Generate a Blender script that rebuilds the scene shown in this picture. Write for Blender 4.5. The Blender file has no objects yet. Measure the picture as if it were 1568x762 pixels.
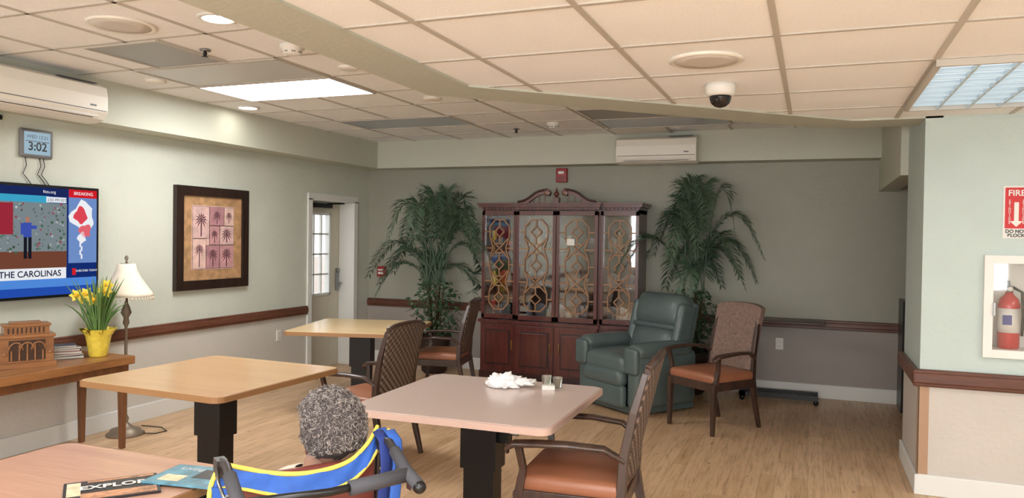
import bpy, math, random
from mathutils import Vector, Matrix, Euler, noise
random.seed(7)
sc=bpy.context.scene
V=Vector
# ------------------------------------------------------------------ materials
def lin(c):
    c=c/255.0
    return c/12.92 if c<=0.04045 else ((c+0.055)/1.055)**2.4
def C(r,g,b): return (lin(r),lin(g),lin(b),1)
class N:
    def __init__(s,name):
        s.m=bpy.data.materials.new(name); s.m.use_nodes=True; s.nt=s.m.node_tree; s.b=s.nt.nodes['Principled BSDF']
        s.tc=s.n('ShaderNodeTexCoord')
    def n(s,t,**k):
        x=s.nt.nodes.new(t)
        for a,b in k.items(): setattr(x,a,b)
        return x
    def l(s,a,b): s.nt.links.new(a,b)
    def map(s,scale,src='Object',rot=(0,0,0)):
        mp=s.n('ShaderNodeMapping'); mp.inputs['Scale'].default_value=scale; mp.inputs['Rotation'].default_value=rot
        s.l(s.tc.outputs[src],mp.inputs[0]); return mp.outputs[0]
    def noise(s,vec,scale,detail=4,rough=.55):
        x=s.n('ShaderNodeTexNoise'); x.inputs['Scale'].default_value=scale; x.inputs['Detail'].default_value=detail; x.inputs['Roughness'].default_value=rough
        if vec: s.l(vec,x.inputs['Vector'])
        return x.outputs[0]
    def ramp(s,fac,stops):
        r=s.n('ShaderNodeValToRGB'); e=r.color_ramp.elements
        e[0].position,e[0].color=stops[0]; e[1].position,e[1].color=stops[-1]
        for p,c in stops[1:-1]:
            q=e.new(p); q.color=c
        s.l(fac,r.inputs[0]); return r.outputs[0]
    def mix(s,f,a,b,mode='MIX'):
        x=s.n('ShaderNodeMixRGB',blend_type=mode)
        for i,y in ((0,f),(1,a),(2,b)):
            if isinstance(y,(int,float)): x.inputs[i].default_value=y
            elif isinstance(y,tuple): x.inputs[i].default_value=y
            else: s.l(y,x.inputs[i])
        return x.outputs[0]
    def col(s,o): s.l(o,s.b.inputs['Base Color'])
    def bump(s,h,st,dist=.01):
        b=s.n('ShaderNodeBump'); b.inputs['Strength'].default_value=st; b.inputs['Distance'].default_value=dist
        s.l(h,b.inputs['Height']); s.l(b.outputs[0],s.b.inputs['Normal'])
def mat(name,c,rough=.5,metal=0,var=0,vs=8,bump=0,bs=60,emit=0,spec=None,coat=0):
    k=N(name); col=C(*c); k.b.inputs['Base Color'].default_value=col
    k.b.inputs['Roughness'].default_value=rough; k.b.inputs['Metallic'].default_value=metal
    if spec is not None: k.b.inputs['Specular IOR Level'].default_value=spec
    if coat: k.b.inputs['Coat Weight'].default_value=coat; k.b.inputs['Coat Roughness'].default_value=.12
    if var:
        n=k.noise(k.map((1,1,1)),vs)
        d=tuple(x*(1-var) for x in col[:3])+(1,); h=tuple(min(1,x*(1+var)) for x in col[:3])+(1,)
        k.col(k.ramp(n,[(.3,d),(.7,h)]))
    if bump: k.bump(k.noise(k.map((1,1,1)),bs,2),bump)
    if emit:
        k.b.inputs['Emission Color'].default_value=col; k.b.inputs['Emission Strength'].default_value=emit
    return k.m
def wood(name,a,b,rough=.4,axis=0,scale=10,coat=0):
    k=N(name); s=[12,12,12]; s[axis]=1
    n=k.noise(k.map(tuple(s)),scale/6,6,.6)
    n2=k.noise(k.map(tuple(x*4 for x in s)),scale/4,3,.6)
    f=k.mix(.35,n,n2)
    k.col(k.ramp(f,[(.35,C(*a)),(.62,C(*b))])); k.b.inputs['Roughness'].default_value=rough
    if coat: k.b.inputs['Coat Weight'].default_value=coat; k.b.inputs['Coat Roughness'].default_value=.15
    return k.m
def wallmat(name,up,lo,split=.76):
    k=N(name); g=k.n('ShaderNodeNewGeometry'); sx=k.n('ShaderNodeSeparateXYZ'); k.l(g.outputs['Position'],sx.inputs[0])
    m=k.n('ShaderNodeMath',operation='GREATER_THAN'); k.l(sx.outputs[2],m.inputs[0]); m.inputs[1].default_value=split
    base=k.mix(m.outputs[0],C(*lo),C(*up))
    n=k.noise(k.map((1,1,1)),3,3); v=k.ramp(n,[(.3,(.94,.94,.94,1)),(.7,(1,1,1,1))])
    k.col(k.mix(1.0,base,v,'MULTIPLY')); k.b.inputs['Roughness'].default_value=.55
    k.bump(k.noise(k.map((1,1,1)),28,4),.35,.01)
    return k.m
M={}
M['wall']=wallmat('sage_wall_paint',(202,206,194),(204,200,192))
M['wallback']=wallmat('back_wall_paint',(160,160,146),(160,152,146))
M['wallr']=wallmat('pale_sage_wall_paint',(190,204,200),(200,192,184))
M['soffit']=mat('soffit_paint',(194,196,182),.6,bump=.2,bs=30)
M['beam']=mat('beam_paint',(186,190,178),.6,bump=.2,bs=30)
M['trimw']=mat('white_trim_paint',(222,222,218),.4)
M['rail']=wood('chair_rail_wood',(70,38,28),(104,62,46),.4,0,10)
M['rail2']=wood('chair_rail_wood_y',(84,50,38),(118,76,58),.4,1,10)
k=N('ceiling_tile'); n=k.noise(k.map((1,1,1)),120,3); n2=k.noise(k.map((1,1,1)),2,2)
k.col(k.mix(.5,k.ramp(n,[(.3,C(230,232,234)),(.6,C(248,249,250))]),k.ramp(n2,[(.3,C(238,239,240)),(.7,C(248,249,250))]))); k.b.inputs['Roughness'].default_value=.9; k.bump(n,.25,.005); M['tile']=k.m
M['tbar']=mat('ceiling_grid_bar',(190,184,174),.5)
k=N('wood_vinyl_floor'); vec=k.map((1,1,1),rot=(0,0,math.radians(90)))
br=k.n('ShaderNodeTexBrick'); k.l(vec,br.inputs['Vector']); br.offset=.37
for nm,v in (('Scale',1),('Brick Width',.92),('Row Height',.1),('Mortar Size',.001),('Bias',0)): br.inputs[nm].default_value=v
br.inputs['Color1'].default_value=C(214,180,144); br.inputs['Color2'].default_value=C(196,161,124); br.inputs['Mortar'].default_value=C(160,124,92)
g=k.ramp(k.noise(k.map((30,2.2,1)),1.3,7,.7),[(.32,(.62,.56,.50,1)),(.52,(1,1,1,1)),(.8,(1.10,1.08,1.06,1))])
vo=k.n('ShaderNodeTexVoronoi'); k.l(k.map((5.5,2.6,1)),vo.inputs['Vector']); vo.inputs['Scale'].default_value=1.4
kn=k.ramp(vo.outputs['Distance'],[(.0,(.36,.24,.17,1)),(.11,(1,1,1,1))])
k.col(k.mix(1.0,k.mix(1.0,br.outputs[0],g,'MULTIPLY'),kn,'MULTIPLY')); k.b.inputs['Roughness'].default_value=.36; M['floor']=k.m
M['dwood']=wood('dark_walnut',(40,28,24),(72,50,42),.35,2,10,.3)
M['cherry']=wood('cherry_wood',(62,24,22),(98,40,34),.32,2,10,.4)
M['cherryd']=wood('cherry_wood_dark',(38,16,16),(62,28,26),.4,2,10)
M['fret']=mat('fretwork_wood',(150,108,72),.4)
M['oak']=wood('oak_console',(116,74,40),(160,110,66),.4,1,10,.2)
M['oakd']=wood('oak_console_leg',(88,54,32),(124,80,48),.4,2,10,.2)
M['laminA']=wood('maple_laminate',(204,174,128),(222,194,148),.3,0,5,.2)
M['laminB']=wood('maple_laminate_b',(200,162,120),(216,180,136),.3,0,5,.2)
M['edgeA']=mat('maple_edge',(150,110,72),.4)
M['laminC']=mat('rose_laminate',(206,186,178),.28,var=.03,vs=60,coat=.2)
M['edgeC']=mat('rose_edge',(198,168,156),.4)
M['laminD']=wood('reddish_laminate',(174,132,110),(196,154,128),.3,0,5,.2)
M['steel']=mat('black_steel',(26,24,26),.35,.3)
M['chrome']=mat('brushed_metal',(150,150,150),.3,1)
M['orange']=mat('tan_brown_vinyl',(150,96,70),.36,var=.08,vs=4)
M['teal']=mat('teal_green_leather',(84,98,98),.34,var=.08,vs=6,bump=.15,bs=40)
M['blk']=mat('black_plastic',(14,14,16),.3)
M['white']=mat('white_plastic',(226,224,218),.4)
M['acw']=mat('air_conditioner_plastic',(232,228,218),.4)
M['grey']=mat('grey_plastic',(110,110,112),.45)
M['greyd']=mat('dark_grey_foam',(64,64,70),.7)
M['red']=mat('red_plastic',(160,40,44),.4)
M['redx']=mat('extinguisher_red',(190,22,30),.25,coat=.4)
def weave(name,a,b,c):
    k=N(name); sp=k.n('ShaderNodeSeparateXYZ'); k.l(k.tc.outputs['Object'],sp.inputs[0])
    cb=k.n('ShaderNodeCombineXYZ'); k.l(sp.outputs[0],cb.inputs[0]); k.l(sp.outputs[2],cb.inputs[1])
    mp=k.n('ShaderNodeMapping'); k.l(cb.outputs[0],mp.inputs[0]); mp.inputs['Rotation'].default_value=(0,0,math.radians(45))
    wv=k.n('ShaderNodeTexWave',wave_type='BANDS',bands_direction='X'); k.l(mp.outputs[0],wv.inputs['Vector']); wv.inputs['Scale'].default_value=9; wv.inputs['Distortion'].default_value=0
    wz=k.n('ShaderNodeTexWave',wave_type='BANDS',bands_direction='Y'); k.l(mp.outputs[0],wz.inputs['Vector']); wz.inputs['Scale'].default_value=9
    ck=k.n('ShaderNodeTexChecker'); k.l(mp.outputs[0],ck.inputs['Vector']); ck.inputs['Scale'].default_value=56
    f=k.mix(ck.outputs['Fac'],wv.outputs['Fac'],wz.outputs['Fac'])
    k.col(k.ramp(f,[(.1,C(*c)),(.5,C(*a)),(.95,C(*b))])); k.b.inputs['Roughness'].default_value=.6; k.bump(f,.4,.01)
    return k.m
M['weave']=weave('woven_strap',(86,68,60),(124,104,90),(58,44,38))
M['fabric']=mat('brown_tweed_fabric',(126,104,94),.85,var=.25,vs=50,bump=.3,bs=120)
def glassmat(name,fac=.1,tint=(1,1,1,1)):
    k=N(name); t=k.n('ShaderNodeBsdfTransparent'); t.inputs[0].default_value=tint; g=k.n('ShaderNodeBsdfGlossy'); g.inputs['Roughness'].default_value=.03
    x=k.n('ShaderNodeMixShader'); x.inputs[0].default_value=fac; k.l(t.outputs[0],x.inputs[1]); k.l(g.outputs[0],x.inputs[2])
    k.l(x.outputs[0],k.nt.nodes['Material Output'].inputs[0]); return k.m
M['glass']=glassmat('clear_glass',.1)
def emat(name,c,st): 
    k=N(name); e=k.n('ShaderNodeEmission'); e.inputs[0].default_value=C(*c); e.inputs[1].default_value=st
    k.l(e.outputs[0],k.nt.nodes['Material Output'].inputs[0]); return k.m
M['panel']=emat('lit_diffuser',(250,250,248),26)
M['paneladded']=emat('added_diffuser_rear',(250,250,246),19)  # glow for the unseen ceiling panels added to light the room
M['troff']=emat('cool_diffuser',(226,240,248),1.05)
M['down']=emat('downlight_bulb',(255,248,236),30)
M['unlit']=mat('unlit_diffuser',(196,198,198),.3)
M['unlitd']=mat('unlit_diffuser_dark',(150,150,148),.4)
M['unlitb']=mat('unlit_diffuser_bluish',(166,176,190),.3)
M['leaf']=mat('palm_leaf',(76,100,78),.45,var=.3,vs=6)
M['ivy']=mat('ivy_leaf',(58,88,58),.5,var=.35,vs=12)
M['stem']=mat('palm_trunk',(74,62,40),.8,var=.2,vs=20)
M['pot']=mat('dark_planter',(46,28,24),.6,var=.2,vs=20)
M['soil']=mat('potting_moss',(50,46,30),.9)

# ------------------------------------------------------------------ mesh builder
class MB:
    def __init__(s,name): s.name=name; s.v=[]; s.f=[]; s.mi=[]; s.sm=[]; s.mats=[]; s.M=Matrix()
    def add(s,vs,fs,m,smooth=False):
        m=M[m] if isinstance(m,str) else m
        if m not in s.mats: s.mats.append(m)
        o=len(s.v); i=s.mats.index(m)
        s.v+=[s.M@V(p) for p in vs]
        for f in fs: s.f.append([o+q for q in f]); s.mi.append(i); s.sm.append(smooth)
    def box(s,c,d,m,rot=(0,0,0)):
        R=Euler(rot).to_matrix(); c=V(c)
        vs=[c+R@V((x*d[0]/2,y*d[1]/2,z*d[2]/2)) for x in(-1,1) for y in(-1,1) for z in(-1,1)]
        s.add(vs,[(0,1,3,2),(4,6,7,5),(0,4,5,1),(2,3,7,6),(0,2,6,4),(1,5,7,3)],m)
    def bb(s,x0,x1,y0,y1,z0,z1,m): s.box(((x0+x1)/2,(y0+y1)/2,(z0+z1)/2),(x1-x0,y1-y0,z1-z0),m)
    def tube(s,pts,r,m,seg=10,smooth=True,flat=None,rot0=0):
        pts=[V(p) for p in pts]; n=len(pts)
        if not isinstance(r,(list,tuple)): r=[r]*n
        vs=[]; ref=None
        for i,p in enumerate(pts):
            t=(pts[min(i+1,n-1)]-pts[max(i-1,0)]).normalized()
            if ref is None:
                ref=V((1,0,0)) if abs(t.x)<.8 else V((0,0,1))
            a=(ref-t*ref.dot(t)).normalized(); ref=a; b=t.cross(a)
            for j in range(seg):
                an=2*math.pi*j/seg+rot0
                fx,fy=(1,1) if not flat else flat
                vs.append(p+a*math.cos(an)*r[i]*fx+b*math.sin(an)*r[i]*fy)
        fs=[]
        for i in range(n-1):
            for j in range(seg):
                k=(j+1)%seg; fs.append((i*seg+j,i*seg+k,(i+1)*seg+k,(i+1)*seg+j))
        fs.append(tuple(reversed(range(seg)))); fs.append(tuple((n-1)*seg+j for j in range(seg)))
        s.add(vs,fs,m,smooth)
    def sq(s,pts,w,m,flat=None):
        if not isinstance(w,(list,tuple)): w=[w]*len(pts)
        s.tube(pts,[x*.7071 for x in w],m,4,False,flat,math.pi/4)
    def cyl(s,p0,p1,r,m,r1=None,seg=20): s.tube([p0,p1],[r,r if r1 is None else r1],m,seg)
    def lathe(s,c,prof,m,seg=28,wob=None):
        vs=[];fs=[];n=len(prof);c=V(c)
        for i,(r,z) in enumerate(prof):
            for j in range(seg):
                a=2*math.pi*j/seg; rr=r*(1 if not wob else 1+wob(a,i)); vs.append(c+V((rr*math.cos(a),rr*math.sin(a),z)))
        for i in range(n-1):
            for j in range(seg):
                k=(j+1)%seg; fs.append((i*seg+j,i*seg+k,(i+1)*seg+k,(i+1)*seg+j))
        fs.append(tuple(reversed(range(seg)))); fs.append(tuple((n-1)*seg+j for j in range(seg)))
        s.add(vs,fs,m,True)
    def rbox(s,c,d,r,m,rot=(0,0,0),puff=(0,0,0)):
        R=Euler(rot).to_matrix(); c=V(c); h=[x/2 for x in d]; r=min(r,*[x*.999 for x in h])
        def ax(hh): 
            q=[-hh+r*t for t in (0,.25,.6,1)]; return q+[-(hh-r)*.33,(hh-r)*.33]+[-x for x in reversed(q)]
        A=[ax(x) for x in h]; n=len(A[0]); idx={}; vs=[]; fs=[]
        def g(i,j,k):
            if (i,j,k) in idx: return idx[(i,j,k)]
            p=V((A[0][i],A[1][j],A[2][k])); q=V([max(-(h[a]-r),min(h[a]-r,p[a])) for a in range(3)]); dd=p-q
            if dd.length>1e-9: p=q+dd.normalized()*r
            for a in range(3):
                if puff[a]:
                    o=[b for b in range(3) if b!=a]
                    w=max(0,1-(p[o[0]]/h[o[0]])**2)*max(0,1-(p[o[1]]/h[o[1]])**2); p[a]+=puff[a]*w*(p[a]/h[a])
            idx[(i,j,k)]=len(vs); vs.append(c+R@p); return idx[(i,j,k)]
        e=n-1
        for i in range(e):
            for j in range(e):
                fs.append((g(i,j,0),g(i,j+1,0),g(i+1,j+1,0),g(i+1,j,0))); fs.append((g(i,j,e),g(i+1,j,e),g(i+1,j+1,e),g(i,j+1,e)))
                fs.append((g(i,0,j),g(i+1,0,j),g(i+1,0,j+1),g(i,0,j+1))); fs.append((g(i,e,j),g(i,e,j+1),g(i+1,e,j+1),g(i+1,e,j)))
                fs.append((g(0,i,j),g(0,i,j+1),g(0,i+1,j+1),g(0,i+1,j))); fs.append((g(e,i,j),g(e,i+1,j),g(e,i+1,j+1),g(e,i,j+1)))
        s.add(vs,fs,m,True)
    def ball(s,c,r,m,seg=16,rings=10,fn=None):
        if not isinstance(r,(tuple,list)): r=(r,r,r)
        vs=[];fs=[];c=V(c)
        for i in range(rings+1):
            t=math.pi*i/rings
            for j in range(seg):
                a=2*math.pi*j/seg; d=V((math.sin(t)*math.cos(a),math.sin(t)*math.sin(a),math.cos(t)))
                p=V((d.x*r[0],d.y*r[1],d.z*r[2]))
                if fn: p=fn(d,p)
                vs.append(c+p)
        for i in range(rings):
            for j in range(seg):
                k=(j+1)%seg; fs.append((i*seg+j,(i+1)*seg+j,(i+1)*seg+k,i*seg+k))
        s.add(vs,fs,m,True)
    def prism(s,pts,z0,z1,m,smooth=False):
        n=len(pts); vs=[(x,y,z0) for x,y in pts]+[(x,y,z1) for x,y in pts]
        fs=[tuple(reversed(range(n))),tuple(range(n,2*n))]+[(i,(i+1)%n,n+(i+1)%n,n+i) for i in range(n)]
        s.add(vs,fs,m,smooth)
    def plate(s,pts,y0,y1,m):
        n=len(pts); vs=[(x,y0,z) for x,z in pts]+[(x,y1,z) for x,z in pts]
        s.add(vs,[tuple(range(n)),tuple(reversed(range(n,2*n)))]+[(i,n+i,n+(i+1)%n,(i+1)%n) for i in range(n)],m)
    def text(s,body,size,T,m,bold=0):
        cu=bpy.data.curves.new('t','FONT'); cu.body=body; cu.size=size; cu.align_x='CENTER'; cu.align_y='CENTER'; cu.offset=bold
        ob=bpy.data.objects.new('t',cu); sc.collection.objects.link(ob); dg=bpy.context.evaluated_depsgraph_get(); dg.update()
        e=ob.evaluated_get(dg); me=e.to_mesh(); vs=[T@v.co for v in me.vertices]; fs=[tuple(p.vertices) for p in me.polygons]; e.to_mesh_clear()
        bpy.data.objects.remove(ob); bpy.data.curves.remove(cu); s.add(vs,fs,m)
    def wtext(s,body,size,x,y,z,m,bold=0): s.text(body,size,Matrix.Translation((x,y,z))@Matrix.Rotation(math.pi/2,4,'X'),m,bold)
    def done(s,loc=(0,0,0),rz=0,bevel=0,parent=None,scale=None):
        me=bpy.data.meshes.new(s.name); me.from_pydata([tuple(p) for p in s.v],[],s.f)
        for m in s.mats: me.materials.append(m)
        me.polygons.foreach_set('material_index',s.mi); me.polygons.foreach_set('use_smooth',s.sm); me.update()
        ob=bpy.data.objects.new(s.name,me); sc.collection.objects.link(ob); ob.location=loc; ob.rotation_euler=(0,0,rz)
        if scale: ob.scale=scale
        if bevel:
            b=ob.modifiers.new('bevel','BEVEL'); b.width=bevel; b.segments=2; b.limit_method='ANGLE'; b.angle_limit=math.radians(50)
        if parent: ob.parent=parent
        return ob
rad=math.radians
# ------------------------------------------------------------------ dimensions
XL=-5.25; YB=8.45; ZF=2.73; ZN=2.40; ZS=2.41; Y0=-2.6; XR=4.0; YR=5.5; XP=.652
o=MB('floor'); o.bb(-5.6,4.1,Y0-.1,8.6,-.1,0,'floor'); o.done()
o=MB('ceiling'); o.bb(-5.6,4.1,Y0-.1,8.6,ZF,ZF+.1,'tile'); o.done()
o=MB('trim_ceiling_grid')
xs=[-4.45+.61*i for i in range(0,9)]; ys=[1.61+.61*i for i in range(0,11)]
for x in xs: o.bb(x-.012,x+.012,1,8.17,ZF-.006,ZF,'tbar')
for y in ys: o.bb(-4.97,.6,y-.012,y+.012,ZF-.006,ZF,'tbar')
o.done()
inner=[(-1.71,Y0),(XR,Y0),(XR,YR),(.226,YR),(-1.71,3.71)]
o=MB('ceiling_lowered'); o.prism(inner,ZN,ZN+.08,'tile'); o.done()
o=MB('beam_border'); 
band=[(-2.03,Y0),(-1.71,Y0),(-1.71,3.71),(.226,YR),(XP+.1,YR),(XP+.1,5.84),(.1,5.84),(-2.03,3.86)]
o.prism([band[i] for i in range(8)],ZN-.012,ZF,'beam'); o.done()
o=MB('trim_lowered_ceiling_grid')
def ymax(x): return 5.5 if x>.226 else 3.71+(x+1.71)*(1.79/1.936)
def xmin(y): return -1.71 if y<3.71 else -1.71+(y-3.71)*(1.936/1.79)
for i in range(-2,7):
    x=-.145+.63*i; o.bb(x-.012,x+.012,Y0,ymax(x),ZN-.006,ZN,'tbar')
for i in range(-9,4):
    y=3.17+.62*i
    if y<5.5: o.bb(xmin(y),XR,y-.012,y+.012,ZN-.0055,ZN,'tbar')
o.done()
o=MB('wall_left')
for a in ((Y0,7.225,0,ZF),(8.086,8.6,0,ZF),(7.225,8.086,1.99,ZF)): o.bb(XL-.25,XL,a[0],a[1],a[2],a[3],'wall')
o.done()
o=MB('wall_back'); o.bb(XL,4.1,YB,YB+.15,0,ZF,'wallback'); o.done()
o=MB('soffit_back'); o.bb(-4.97,.75,8.17,YB,ZS,ZF,'soffit'); o.done()
o=MB('soffit_left'); o.bb(XL,-4.97,Y0,YB,ZS,ZF,'soffit'); o.done()
o=MB('wall_right')
cx0,cx1,cz0,cz1=1.03,1.40,.94,1.49
for a in ((XP,cx0,0,ZF),(cx1,XR,0,ZF),(cx0,cx1,0,cz0),(cx0,cx1,cz1,ZF)): o.bb(a[0],a[1],YR,5.72,a[2],a[3],'wallr')
o.bb(XP,XR,5.72,6.4,0,ZF,'wallr'); o.done()
o=MB('wall_alcove_header'); o.bb(.6,.76,6.4,8.17,2.1,ZF,'soffit'); o.bb(.6,.76,8.17,8.45,2.1,ZS,'soffit'); o.done()
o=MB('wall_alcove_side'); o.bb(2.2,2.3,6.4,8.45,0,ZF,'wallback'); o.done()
o=MB('wall_front'); 
for a in ((-5.5,-4.2,0,ZF),(2.8,4.1,0,ZF),(-4.2,2.8,0,.9),(-4.2,2.8,2.2,ZF)): o.bb(a[0],a[1],Y0-.15,Y0,a[2],a[3],'wall')
o.done()
o=MB('wall_far_right'); o.bb(XR,XR+.1,Y0,YR,0,ZF,'wallr'); o.done()
o=MB('added_glow_window_1'); o.bb(-4.2,2.8,Y0-.12,Y0-.1,.9,2.2,emat('added_window_glow',(248,250,252),10.5))  # unseen glowing window, added to brighten ceiling and room from behind the camera
for i in range(6): x=-4.2+i*1.4; o.bb(x-.03,x+.03,Y0-.1,Y0-.02,.9,2.2,'trimw')
o.bb(-4.2,2.8,Y0-.1,Y0-.02,1.5,1.55,'trimw'); o.done()
o=MB('trim_chair_rail_left'); o.bb(XL,XL+.03,Y0,7.15,.705,.80,'rail2'); o.bb(XL,XL+.04,Y0,7.15,.73,.775,'rail2'); o.done(bevel=.006)
o=MB('trim_chair_rail_back'); o.bb(XL,2.2,YB-.03,YB,.705,.80,'rail'); o.bb(XL,2.2,YB-.04,YB,.73,.775,'rail'); o.done(bevel=.006)
o=MB('trim_chair_rail_right'); o.bb(XP-.04,XR,YR-.035,YR,.69,.80,'rail'); o.bb(XP-.045,XR,YR-.05,YR,.71,.78,'rail'); o.bb(XP-.045,XP,YR-.035,6.4,.70,.79,'rail2'); o.done(bevel=.012)
o=MB('baseboard_left'); o.bb(XL,XL+.018,Y0,7.15,0,.14,'trimw'); o.bb(XL,XL+.018,8.16,YB,0,.14,'trimw'); o.done(bevel=.005)
o=MB('baseboard_back'); o.bb(XL,2.2,YB-.018,YB,0,.14,'trimw'); o.done(bevel=.005)
o=MB('baseboard_right'); o.bb(XP-.02,XR,YR-.02,YR,0,.13,'trimw'); o.bb(XP-.02,XP,YR-.02,6.4,0,.13,'trimw'); o.done(bevel=.005)
o=MB('trim_corner_guard'); g_=mat('tan_corner_guard',(170,136,108),.4); o.bb(XP-.004,XP+.055,YR-.005,YR,.13,.69,g_); o.bb(XP-.005,XP,YR-.005,YR+.05,.13,.69,g_); o.done()
# ------------------------------------------------------------------ door
o=MB('door_1'); dm=mat('door_paint',(208,202,184),.45)
x0,x1=-5.50,-5.455
o.bb(x0,x1,7.225,7.43,0,1.99,dm); o.bb(x0,x1,7.88,8.086,0,1.99,dm); o.bb(x0,x1,7.43,7.88,0,.88,dm); o.bb(x0,x1,7.43,7.88,1.84,1.99,dm)
for y in (7.43,7.88): o.bb(x0-.01,x1+.012,y-.015,y+.015,.87,1.85,'trimw')
for z in (.88,1.84): o.bb(x0-.01,x1+.012,7.415,7.895,z-.015,z+.015,'trimw')
for i in (1,2): y=7.43+.15*i; o.bb(x0+.01,x1-.005,y-.01,y+.01,.88,1.84,'trimw')
for i in (1,2,3): z=.88+.24*i; o.bb(x0+.01,x1-.005,7.43,7.88,z-.01,z+.01,'trimw')
o.bb(-5.48,-5.475,7.43,7.88,.88,1.84,'glass')
o.box((-5.44,8.03,1.02),(.02,.05,.22),'chrome'); o.cyl((-5.44,8.03,1.0),(-5.38,8.03,1.0),.012,'chrome'); o.cyl((-5.385,8.035,1.0),(-5.385,7.93,1.0),.011,'chrome')
o.cyl((-5.45,8.03,1.16),(-5.42,8.03,1.16),.025,'chrome'); o.bb(-5.45,-5.39,7.5,7.85,1.91,1.96,'steel'); o.sq([(-5.4,7.75,1.96),(-5.33,8.0,1.975)],.02,'steel')
o.done(bevel=.003)
o=MB('trim_door_casing')
o.bb(XL,XL+.02,7.155,7.235,0,2.0,'trimw'); o.bb(XL,XL+.02,8.076,8.156,0,2.0,'trimw'); o.bb(XL,XL+.02,7.155,8.156,1.98,2.06,'trimw')
o.bb(-5.45,XL,8.076,8.086,0,1.98,'trimw'); o.bb(-5.45,XL,7.225,7.235,0,1.98,'trimw'); o.bb(-5.45,XL,7.235,8.076,1.98,1.99,'trimw'); o.done(bevel=.004)
o=MB('exterior_patio'); o.bb(-9,-5.6,4,12,-.1,-.02,mat('concrete',(210,208,204),.8)); o.bb(-8.1,-8,4,12,-.02,1.2,mat('fence_wood',(214,198,186),.7)); o.done()
# ------------------------------------------------------------------ ceiling fixtures
o=MB('ceiling_light_panel'); o.bb(-4.44,-3.24,4.67,5.26,ZF-.012,ZF-.008,'panel')
for a in ((-4.45,-3.23,4.65,4.67),(-4.45,-3.23,5.26,5.28),(-4.45,-4.43,4.67,5.26),(-3.25,-3.23,4.67,5.26)): o.bb(*a,ZF-.02,ZF,'tbar')
o.done()
for i,(x,y,w,d,m) in enumerate([(-3.84,4.355,1.2,.58,'unlit'),(-3.9,3.75,.58,.58,'unlitd'),(-3.8,6.8,1.2,.58,'unlitb'),(-1.35,6.8,1.2,.58,'unlitd'),(-1.35,7.41,1.2,.58,'unlitb'),(-1.7,7.93,.6,.42,'acw')]):
    o=MB('ceiling_vent_panel'); o.bb(x-w/2,x+w/2,y-d/2,y+d/2,ZF-.01,ZF-.004,m)
    for s_ in (-1,1): o.bb(x-w/2,x+w/2,y+s_*d/2-.008,y+s_*d/2+.008,ZF-.016,ZF,'tbar'); o.bb(x+s_*w/2-.008,x+s_*w/2+.008,y-d/2,y+d/2,ZF-.016,ZF,'tbar')
    o.done()
for (x,y) in ((-2.94,3.22),(-4.76,5.6)):
    o=MB('recessed_downlight'); o.lathe((x,y,ZF),[(.105,0),(.105,-.008),(.08,-.012),(.078,-.004)],'white',32); o.lathe((x,y,ZF),[(.076,-.006),(.076,-.009)],'down',32); o.done()
def speaker(x,y,z,r):
    o=MB('ceiling_speaker'); o.lathe((x,y,z),[(r,0),(r,-.008),(r*.93,-.014),(r*.85,-.01),(r*.84,-.01)],'acw',40)
    gm=M.setdefault('grill',mat('speaker_grill',(206,200,192),.6)); o.lathe((x,y,z),[(r*.84,-.004),(r*.84,-.011),(r*.5,-.012),(.001,-.012)],gm,40); o.done()
speaker(-3.55,3.16,ZF,.18); speaker(-.457,3.51,ZN,.165)
for x,y,z in ((-2.93,5.65,ZF),(-2.94,4.45,ZF),(-4.6,4.4,ZF)):
    o=MB('smoke_detector'); o.lathe((x,y,z),[(.075,0),(.075,-.012),(.06,-.02),(.02,-.022)],'acw',24); o.done()
for x,y,r in ((-2.93,3.83,.075),(-2.4,7.22,.07)):
    o=MB('smoke_detector'); o.lathe((x,y,ZF),[(r,0),(r,-.02),(r*.8,-.03),(r*.75,-.05),(r*.5,-.062),(r*.2,-.064)],'white',24)
    for j in range(8): a=j*math.pi/4; o.box((x+r*.72*math.cos(a),y+r*.72*math.sin(a),ZF-.04),(.006,.02,.02),'grey',(0,0,a))
    o.done()
for x,y in ((-3.52,3.75),(-2.9,7.5)):
    o=MB('fire_sprinkler'); o.lathe((x,y,ZF-.006),[(.035,0),(.03,-.008)],'chrome',20); o.cyl((x,y,ZF),(x,y,ZF-.045),.008,'steel'); o.lathe((x,y,ZF),[(.02,-.045),(.02,-.048)],'steel',16)
    for s_ in (-1,1): o.tube([(x+s_*.008,y,ZF-.015),(x+s_*.014,y,ZF-.03),(x+s_*.004,y,ZF-.045)],.003,'steel',6)
    o.done()
o=MB('dome_security_camera'); x,y=-.457,4.09
o.lathe((x,y,ZN),[(.075,0),(.078,-.02),(.075,-.05),(.062,-.062)],'white',32); bd=mat('smoked_dome',(28,22,24),.08)
o.lathe((x,y,ZN),[(.056,-.058),(.055,-.075),(.045,-.1),(.028,-.114),(.008,-.12)],bd,28); o.ball((x-.012,y-.045,ZN-.085),.017,'blk'); o.done()
o=MB('fluorescent_troffer'); a,b,c,d=.50,1.11,3.80,5.02
o.bb(a,b,c,d,ZN-.012,ZN-.008,'troff')
lv=mat('louvre_blade',(196,214,224),.3)
for i in range(1,4): x=a+(b-a)*i/4; o.bb(x-.006,x+.006,c,d,ZN-.034,ZN-.012,lv)
for i in range(1,8): y=c+(d-c)*i/8; o.bb(a,b,y-.005,y+.005,ZN-.034,ZN-.012,lv)
for q in ((a-.015,a+.005,c,d),(b-.005,b+.015,c,d),(a-.015,b+.015,c-.015,c+.005),(a-.015,b+.015,d-.005,d+.015)): o.bb(*q,ZN-.036,ZN-.006,'tbar')
o.done()
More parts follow.
